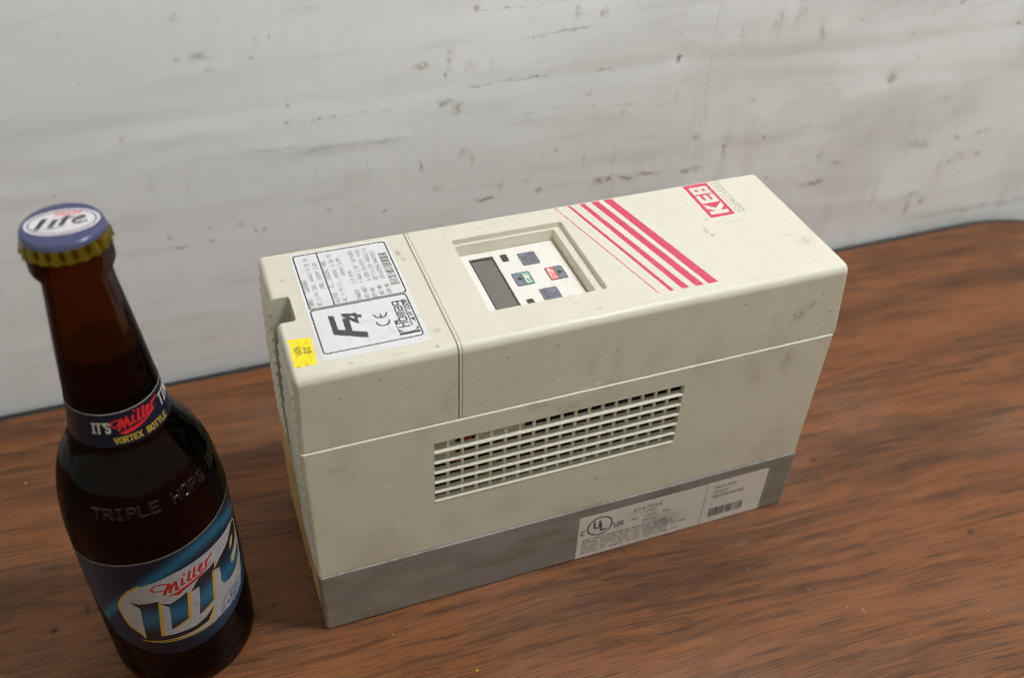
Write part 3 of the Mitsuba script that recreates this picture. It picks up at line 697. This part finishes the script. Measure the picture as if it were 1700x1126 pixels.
def wrap(shape, off, ks=.5, step=2.0, zstep=None):
    """A drawing in (degrees round the axis, mm height) laid on the bottle as a sheet."""
    s = affinity.scale(shape, ks, 1, origin=(0, 0))
    x0, z0, x1, z1 = s.bounds
    polys = []
    xs = np.append(np.arange(x0, x1, step), x1)
    zs = np.append(np.arange(z0, z1, zstep), z1) if zstep else [z0, z1]
    for a, b in zip(xs[:-1], xs[1:]):
        col = s.intersection(sbox(a, z0 - 1, b, z1 + 1))
        for c, d in zip(zs[:-1], zs[1:]):
            g = col.intersection(sbox(a - 1, c, b + 1, d)) if zstep else col
            polys += [q for q in getattr(g, 'geoms', [g]) if isinstance(q, Polygon) and q.area > 1e-5]
    V, F, n = [], [], 0
    for q in polys:
        v, f = trimesh.creation.triangulate_polygon(q, engine='earcut')
        V.append(np.asarray(v)); F.append(np.asarray(f) + n); n += len(v)
    V, F = np.vstack(V), np.vstack(F)
    th = np.radians(V[:, 0] / ks)
    r = rz(V[:, 1]) + off
    P = np.stack([BX + r * np.cos(th), BY + r * np.sin(th), V[:, 1]], 1)
    m = trimesh.Trimesh(P, F, process=False)
    m.merge_vertices()
    return m


def wtext(s, th0, z0, th1, height, weight, k, slant=0.0):
    """Lettering from th0 to th1 degrees; k = mm per degree."""
    g = affinity.translate(text2d(s, height, weight, (th1 - th0) * k, slant), 0, z0)
    return affinity.translate(affinity.scale(g, 1 / k, 1, origin=(0, 0)), th0, 0)


def stroke(pts, w, k):
    p = [(a * k, b) for a, b in pts]
    return affinity.scale(LineString(p).buffer(w / 2, quad_segs=3), 1 / k, 1, origin=(0, 0))


def grow(shape, d, k):
    return affinity.scale(affinity.scale(shape, k, 1, origin=(0, 0)).buffer(d, quad_segs=4), 1 / k, 1, origin=(0, 0))


def label_blue(p, n, uv):
    x, y, z = p.x * 1000 - BX, p.y * 1000 - BY, p.z * 1000
    th = dr.atan2(y, x) * 57.2958
    arc = z - 88 - .04 * (th + 60) + .0045 * dr.square(th + 55)
    swoosh = dr.exp(-dr.square((arc - 3) / 3.5))
    low = dr.exp(-dr.square((z - 37 - .004 * dr.square(th + 70)) / 4.0))
    side = smoothstep(-112, -150, th)
    t = dr.clip(swoosh * .9 + low * .45 * smoothstep(-100, -30, th) + side * .15, 0, 1)
    return mix((.004, .009, .024), (.012, .115, .205), t * (.75 + .4 * noise(x * .4, y * .4, z * .4)))


def letter_blue(p, n, uv):
    x, y, z = p.x * 1000 - BX, p.y * 1000 - BY, p.z * 1000
    th = dr.atan2(y, x) * 57.2958
    t = dr.exp(-dr.square((z - 58 - .07 * (th + 85)) / 6.0))
    return mix((.004, .007, .018), (.010, .11, .21), t)


def silver(p, n, uv):
    x, y, z = p.x * 1000 - BX, p.y * 1000 - BY, p.z * 1000
    th = dr.atan2(y, x) * 57.2958
    d = smoothstep(.55, .8, fbm(x * .5, y * .5, z * .5))
    rub = smoothstep(-52, -30, th) * smoothstep(56, 44, z) * smoothstep(.3, .6, fbm(x * .3, y * .3, z * .3))
    c = mix((.37, .38, .40), (.26, .255, .25), d * .5)
    return mix(c, (.10, .11, .15), rub * .7)


bsdf('bsdf_label', base_color=proc(label_blue), roughness=.33, specular=.3)
bsdf('bsdf_letters', base_color=proc(letter_blue), roughness=.33)
bsdf('bsdf_silver', base_color=proc(silver), roughness=.38, metallic=.1)
bsdf('bsdf_label_gold', base_color=rgb(.50, .30, .035), roughness=.4)
bsdf('bsdf_script_red', base_color=rgb(.42, .016, .020), roughness=.4)
bsdf('bsdf_seal', base_color=rgb(.06, .10, .26), roughness=.45)
bsdf('bsdf_neck_navy', base_color=rgb(.006, .009, .024), roughness=.3, specular=.3)
bsdf('bsdf_neck_red', base_color=rgb(.62, .018, .022), roughness=.4)
bsdf('bsdf_neck_gold', base_color=rgb(.36, .245, .03), roughness=.4)
bsdf('bsdf_label_edge', base_color=rgb(.42, .41, .38), roughness=.5)

KB, KN = .539, .30
FL = BT + '__front_label'
lab = Polygon([(-158, 89), (-140.9, 90.4), (-121, 92), (-104, 93.2), (-76.5, 94.6), (-57.7, 95.6), (-29.3, 96.8), (-2.8, 97.4), (10, 97.4), (12, 70), (-2, 46), (-20.3, 40.1), (-36.1, 36.7), (-55.2, 33.1), (-73, 30.6), (-91.4, 29.8), (-104.8, 30.6), (-118.5, 32.9), (-140, 39), (-156, 60)])
put(FL, wrap(lab, .14, KB, 1.6, 8), 'bsdf_label', smooth=True)
say(FL, 'dark blue front label with a silver oval and large letters')
edge = stroke([(-158, 89), (-140.9, 90.4), (-121, 92), (-104, 93.2), (-76.5, 94.6), (-57.7, 95.6), (-29.3, 96.8), (-2.8, 97.4), (10, 97.4)], .3, KB)
put(FL + '__paper_edge', wrap(edge, .17, KB, 1.6), 'bsdf_label_edge', smooth=True)
white = Polygon([(-125.4, 61), (-125.2, 64.9), (-120.3, 70.5), (-114.1, 75.1), (-106, 78.8), (-94.2, 80.8), (-80.5, 83), (-62.4, 84), (-44.4, 84), (-24.8, 83), (-15.3, 81), (-13.2, 77), (-13, 73.3), (-14, 64), (-16.5, 56.5), (-21, 50), (-27, 43.5), (-39.4, 41.6),
                 (-58.8, 40.6), (-73.4, 40.0), (-87.8, 40.1), (-101.5, 40.7), (-112, 42.2), (-115, 46.2), (-122.2, 51), (-124.6, 56)])
white = grow(grow(white, -1.5, KB), 1.5, KB)
goldline = stroke([(-106, 79.4), (-114.4, 75.8), (-121, 70.9), (-126, 65.0), (-126.2, 60), (-124.9, 55), (-122.4, 50.3), (-115.2, 45.6), (-113.5, 43.2)], .9, KB).union(stroke([(-117, 41.2), (-101.5, 39.6), (-88, 39.4), (-73, 39.5), (-60, 40.2)], .55, KB))
put(FL + '__gold_lines', wrap(goldline, .20, KB, 1.6, 8), 'bsdf_label_gold', smooth=True)
put(FL + '__silver_field', wrap(white, .18, KB, 1.6, 8), 'bsdf_silver', smooth=True)
LET = [Polygon([(-116, 68.6), (-109.5, 67.4), (-96.0, 68.4), (-101.8, 44.1), (-87.8, 44.3), (-75.5, 44.8), (-67.0, 46.9), (-58.5, 50.6), (-66, 43.6), (-78.1, 42.0), (-90.6, 41.2), (-102.7, 40.9), (-113.2, 41.2), (-111.5, 55), (-109.8, 64.2)]),
       Polygon([(-95.0, 66.4), (-88.1, 65.0), (-75.1, 68.7), (-79.5, 51.8), (-92.8, 47.8), (-91.0, 56), (-89.8, 63.0)]),
       Polygon([(-73.0, 67.4), (-65.0, 73.0), (-53.0, 74.8), (-50.0, 75.5), (-51.4, 71.2), (-53.8, 70.6), (-58.0, 54.1), (-71.1, 50.6), (-67.4, 62), (-66.1, 68.0)]),
       Polygon([(-52.2, 70.9), (-44.4, 74.3), (-31.8, 77.0), (-20.5, 81.6), (-15.4, 79.5), (-15.6, 75), (-18.3, 71.3), (-25.5, 68.2), (-32.7, 66.6), (-33.4, 63.6), (-30.4, 62.0), (-19.0, 65.8), (-16.0, 65.2), (-19.5, 60.6), (-26.4, 57.6), (-37.8, 56.2), (-45.0, 57.2), (-47.8, 60.5), (-46.6, 66), (-46.4, 69.3)],
               [[(-32.4, 71.0), (-29.6, 74.6), (-24.6, 76.4), (-23.6, 74.2), (-27.6, 71.6)]])]
letters = unary_union([q.buffer(0) for q in LET])
shade = affinity.translate(letters, 2.4, -.5)
put(FL + '__letter_shade', wrap(shade.difference(letters), .23, KB, 1.6, 8), 'bsdf_label_gold', smooth=True)
put(FL + '__big_letters', wrap(letters, .25, KB, 1.6, 8), 'bsdf_letters', smooth=True)
script = [([(-90.5, 74.3), (-93.7, 74.7), (-97.0, 74.8), (-98.4, 76.5), (-95.2, 78.4), (-89.7, 78.5), (-86.0, 77.4)], .75), ([(-90.6, 71.8), (-87.5, 75.5), (-85.4, 77.6), (-85.6, 74.6), (-86.2, 72.4)], 1.25), ([(-85.9, 73.5), (-83, 76.6), (-81, 77.6), (-81.2, 74.6), (-82.0, 72.6), (-80.3, 72.9)], 1.2),
          ([(-76.0, 77.6), (-77.4, 74.4), (-75.5, 74.3)], 1.1), ([(-74.2, 80.0), (-73.9, 79.7)], 1.1), ([(-69.8, 80.0), (-72.6, 75.0), (-70.3, 74.9)], 1.1), ([(-65.7, 80.4), (-68.4, 75.6), (-66.1, 75.4)], 1.1),
          ([(-63.5, 77.6), (-60.4, 78.6), (-59.6, 79.9), (-61.4, 80.0), (-63.4, 78.0), (-62.6, 76.2), (-59.6, 76.6)], 1.0), ([(-56.0, 80.0), (-57.4, 76.8)], 1.1), ([(-56.6, 78.6), (-54.2, 80.2), (-52.6, 80.4), (-50.4, 81.2)], .9)]
red = unary_union([stroke(p, w, KB) for p, w in script] + [Polygon([(-91.5, 70.0), (-82.9, 71.0), (-73.3, 73.1), (-60.3, 75.3), (-50.7, 77.6), (-61.0, 74.0), (-72.8, 71.6), (-78.6, 70.0), (-81.5, 68.8), (-85.2, 69.9)])])
put(FL + '__red_script', wrap(red, .25, KB, 1.6, 8), 'bsdf_script_red', smooth=True)
# round seal at the lower right of the label
sc = (-41.5, 43.6)


def on_seal(shape):
    return affinity.translate(affinity.scale(shape, 1 / KB, 1, origin=(0, 0)), *sc)


seal = [Point(0, 0).buffer(6.9, quad_segs=10).difference(Point(0, 0).buffer(6.6, quad_segs=10)), Point(0, 0).buffer(4.9, quad_segs=10).difference(Point(0, 0).buffer(4.65, quad_segs=10))]
for a, ch in zip(np.linspace(200, -20, 13), 'GREAT PILSNER'):
    g = affinity.translate(text2d(ch, 1.3, .28), -.45, 5.1) if ch != ' ' else None
    if g is not None:
        seal.append(affinity.rotate(g, a - 90, origin=(0, 0)))
for a in (20, 90, 160, 240, 300):
    seal.append(affinity.rotate(affinity.translate(affinity.scale(Point(0, 0).buffer(1.0), 1.1, .7), 2.5, 0), a, origin=(0, 0)))
    seal.append(affinity.rotate(LineString([(.3, 0), (3.6, .2)]).buffer(.14), a, origin=(0, 0)))
put(FL + '__seal', wrap(on_seal(unary_union(seal)), .24, KB, 1.6, 8), 'bsdf_seal', smooth=True)

NL = BT + '__neck_label'
band_s = sbox(-200, 144.9, 30, 159.4)
put(NL, wrap(band_s, .14, KN, 1.2, 3), 'bsdf_neck_navy', smooth=True)
say(NL, 'navy neck band with red script and gold lettering')
put(NL + '__paper_edge', wrap(sbox(-200, 159.3, 30, 159.65), .16, KN, 1.2), 'bsdf_label_edge', smooth=True)
its = wtext("IT'S", -120, 151.2, -99.5, 4.3, .85, KN, .12).union(wtext('TIME', -29, 151.6, 6, 4.6, .85, KN, .12))
put(NL + '__white_words', wrap(its, .2, KN, 1.2, 3), 'bsdf_label_edge', smooth=True)
mil = [stroke([(a, b) for a, b in p], w, KN) for p, w in (
    ([(-88, 154.6), (-93, 153.0), (-96.5, 154.0), (-96, 155.6), (-90, 156.3), (-84, 155.6)], .6), ([(-89, 151.8), (-84, 156.4), (-82.5, 152.2)], 1.0), ([(-82.5, 152.6), (-77.5, 156.6), (-76.5, 152.6), (-73.5, 153.2)], 1.0),
    ([(-70, 156.2), (-72, 153.2), (-69, 153.2)], 1.0), ([(-67, 157.9), (-66.6, 157.7)], .9), ([(-61.5, 157.6), (-65, 153.4), (-62, 153.4)], 1.0), ([(-55, 157.8), (-58.5, 153.6), (-55.5, 153.6)], 1.0),
    ([(-53, 154.8), (-48, 155.4), (-47.5, 156.8), (-51, 156.6), (-53, 154.6), (-50.5, 153.4), (-46, 154)], .9), ([(-42, 156.8), (-44, 153.8)], .9), ([(-43, 155.6), (-39, 157), (-36, 156.8), (-32.5, 157.6)], .8))]
mil.append(Polygon([(-90, 150.6), (-75, 151.6), (-60, 152.3), (-34, 154.6), (-60, 151.2), (-74, 149.9), (-84, 149.4)]))
put(NL + '__red_script', wrap(unary_union(mil), .2, KN, 1.2, 3), 'bsdf_neck_red', smooth=True)
put(NL + '__gold_words', wrap(wtext('VORTEX BOTTLE', -97, 146.2, -28, 2.3, .55, KN), .2, KN, 1.2, 3), 'bsdf_neck_gold', smooth=True)

# raised lettering on the shoulder and the fine ridges beside it
scene['bsdf_raised'] = {'type': 'twosided', 'bsdf': {'type': 'principled', 'base_color': rgb(.008, .004, .003), 'roughness': .13, 'specular': .45}}


def raised(text, th0, z0, th1, height, half_width, k, h):
    """Round-backed strokes standing out of the glass: a fine height field cut down to where it rises."""
    import shapely
    g = text2d(text, height, .02, (th1 - th0) * k)
    x0, y0, x1, y1 = g.bounds
    xs, ys = np.arange(x0 - 1, x1 + 1, .16), np.arange(y0 - 1, y1 + 1, .16)
    X, Y = np.meshgrid(xs, ys)
    d = shapely.distance(g, shapely.points(X, Y))
    H = h * np.sqrt(np.clip(1 - (d / half_width) ** 2, 0, 1))
    n = len(xs)
    i = np.arange(X.size).reshape(X.shape)
    q = np.stack([i[:-1, :-1].ravel(), i[:-1, 1:].ravel(), i[1:, 1:].ravel(), i[1:, :-1].ravel()], 1)
    q = q[(H.ravel()[q] > 0).any(1)]
    F = np.vstack([q[:, [0, 1, 2]], q[:, [0, 2, 3]]])
    th, z = np.radians(th0 + X.ravel() / k), z0 + Y.ravel()
    r = rz(z) + H.ravel() - .12
    m = trimesh.Trimesh(np.stack([BX + r * np.cos(th), BY + r * np.sin(th), z], 1), F, process=False)
    m.remove_unreferenced_vertices()
    return m


put(BT + '__raised_lettering', raised('TRIPLE HOPS BREWED', -124, 117.2, 25, 4.4, .55, .47, .45), 'bsdf_raised', smooth=True)

# crown cap
NF = 21
phi = np.linspace(0, 2 * np.pi, NF * 12, endpoint=False)
cap_prof = [(0.01, 229.2, 0), (6, 229.2, 0), (12.2, 229.2, 0), (12.8, 228.9, 0), (13.3, 228.1, 0), (13.5, 227.3, .05), (13.7, 226.3, .25), (13.9, 225.2, .5), (14.15, 224.0, .75), (14.45, 222.9, .95), (14.6, 222.5, 1.0), (14.2, 222.4, 1.0), (13.3, 223.6, .8)]


def cap_mesh(rows):
    V = []
    for r, z, a in rows:
        rr = r + a * .42 * np.cos(NF * phi) - .15
        V.append(np.stack([BX + rr * np.cos(phi), BY + rr * np.sin(phi), np.full_like(phi, z)], 1))
    n = len(phi)
    F = []
    for i in range(len(rows) - 1):
        a, b = i * n + np.arange(n), i * n + (np.arange(n) + 1) % n
        F += [np.stack([a, a + n, b + n], 1), np.stack([a, b + n, b], 1)]
    return trimesh.Trimesh(np.vstack(V), np.vstack(F), process=False)


bsdf('bsdf_cap_gold', base_color=rgb(.19, .132, .011), roughness=.11, metallic=1.0)
bsdf('bsdf_cap_blue', base_color=rgb(.055, .062, .155), roughness=.2, metallic=.25, clearcoat=1.0, clearcoat_gloss=.9)
bsdf('bsdf_cap_white', base_color=rgb(.60, .575, .61), roughness=.3, clearcoat=1.0, clearcoat_gloss=.9)
bsdf('bsdf_cap_ink', base_color=rgb(.03, .025, .04), roughness=.35)
bsdf('bsdf_cap_red', base_color=rgb(.62, .16, .17), roughness=.4)
CP = put(BT + '__cap', cap_mesh(cap_prof), 'bsdf_cap_gold', smooth=True)
say(CP, 'gold fluted crown cap with a blue top')
put(CP + '__blue_top', cap_mesh([(r + (.03 if r > 11 else 0), z + .05, a) for r, z, a in cap_prof[:6]]), 'bsdf_cap_blue', smooth=True)
oc = (BX + .25, BY + .9)


def on_cap(shape, z):
    s = affinity.translate(affinity.rotate(shape, -2, origin=(0, 0)), *oc)
    m = extrude(s, .04)
    v = np.asarray(m.vertices).copy()
    r = np.hypot(v[:, 0] - BX, v[:, 1] - BY)
    v[:, 2] += np.interp(r, [p[0] for p in cap_prof[:5]], [p[1] for p in cap_prof[:5]]) + .07 + z
    return trimesh.Trimesh(v, m.faces, process=False)


def ell(a, b):
    return affinity.scale(Point(0, 0).buffer(1, quad_segs=24), a, b)


put(CP + '__white_oval', on_cap(ell(11.6, 7.5), 0), 'bsdf_cap_white')
put(CP + '__oval_ring', on_cap(ell(10.6, 6.6).difference(ell(10.1, 6.1)), .05), 'bsdf_cap_ink')
cw = [Polygon([(-8.6, -3.0), (-6.9, -3.2), (-4.2, 3.2), (-6.0, 3.0), (-6.4, 2.5)]), Polygon([(-4.6, -2.6), (-2.9, -2.6), (-1.0, 1.8), (-2.8, 1.8)]), Polygon([(-1.4, -2.2), (.3, -2.4), (2.6, 3.4), (.9, 3.0)]), Polygon([(-.8, 1.3), (3.6, 1.7), (3.9, 2.4), (-.4, 2.1)]),
      LineString([(3.4, .3), (5.6, .5), (6.9, 1.5), (6.2, 2.2), (4.6, 1.5), (3.4, -.2), (3.6, -1.6), (5.0, -1.9), (7.2, -1.0)]).buffer(.5), Polygon([(-7.2, -3.3), (-3.2, -3.7), (1, -2.9), (-3, -3.0)])]
put(CP + '__black_word', on_cap(unary_union(cw), .05), 'bsdf_cap_ink')
cr = affinity.translate(text2d('MILLER', 1.7, .5, 7.5, .2), -2.0, 3.9)
put(CP + '__red_word', on_cap(cr, .05), 'bsdf_cap_red')

# ------------------------------------------------------------------ crumbs on the table
CRUMBS = [(245, -70, 1.1, 'bsdf_crumb'), (61, -44, .7, 'bsdf_yellow'), (208, -62, .6, 'bsdf_crumb'), (311, -95, 1.1, 'bsdf_crumb_green'), (-17, 42, .8, 'bsdf_crumb'), (75, -51, .5, 'bsdf_crumb'), (23, -11, .4, 'bsdf_crumb'), (29, -13, .4, 'bsdf_crumb'), (-133, 139, .8, 'bsdf_crumb_white')]
bsdf('bsdf_crumb', base_color=rgb(.48, .28, .14), roughness=.7)
bsdf('bsdf_crumb_green', base_color=rgb(.22, .20, .05), roughness=.7)
bsdf('bsdf_crumb_white', base_color=rgb(.62, .58, .52), roughness=.7)
WORDS = {0: 'tan crumb on the table right of the box front', 1: 'tiny yellow crumb on the table before the box', 2: 'smaller tan crumb on the table before the label', 3: 'greenish crumb on the table at far lower right', 4: 'tan crumb between the bottle and the box',
         5: 'tiny tan crumb at the bottom edge before the box', 6: 'tan speck on the table before the box corner', 7: 'second tan speck beside the first before the box corner', 8: 'pale speck on the table left of the bottle neck'}
for i, (x, y, r, mat) in enumerate(CRUMBS):
    pts = rng.normal(size=(10, 3))
    pts = pts / np.linalg.norm(pts, axis=1, keepdims=True) * r * rng.uniform(.6, 1.1, (10, 1)) * [1, .8, .5]
    pts[:, 2] -= pts[:, 2].min()
    k = put('crumb', trimesh.convex.convex_hull(pts + [x, y, 0]), mat)
    say(k, WORDS[i], 'crumb', 'crumbs on the table')
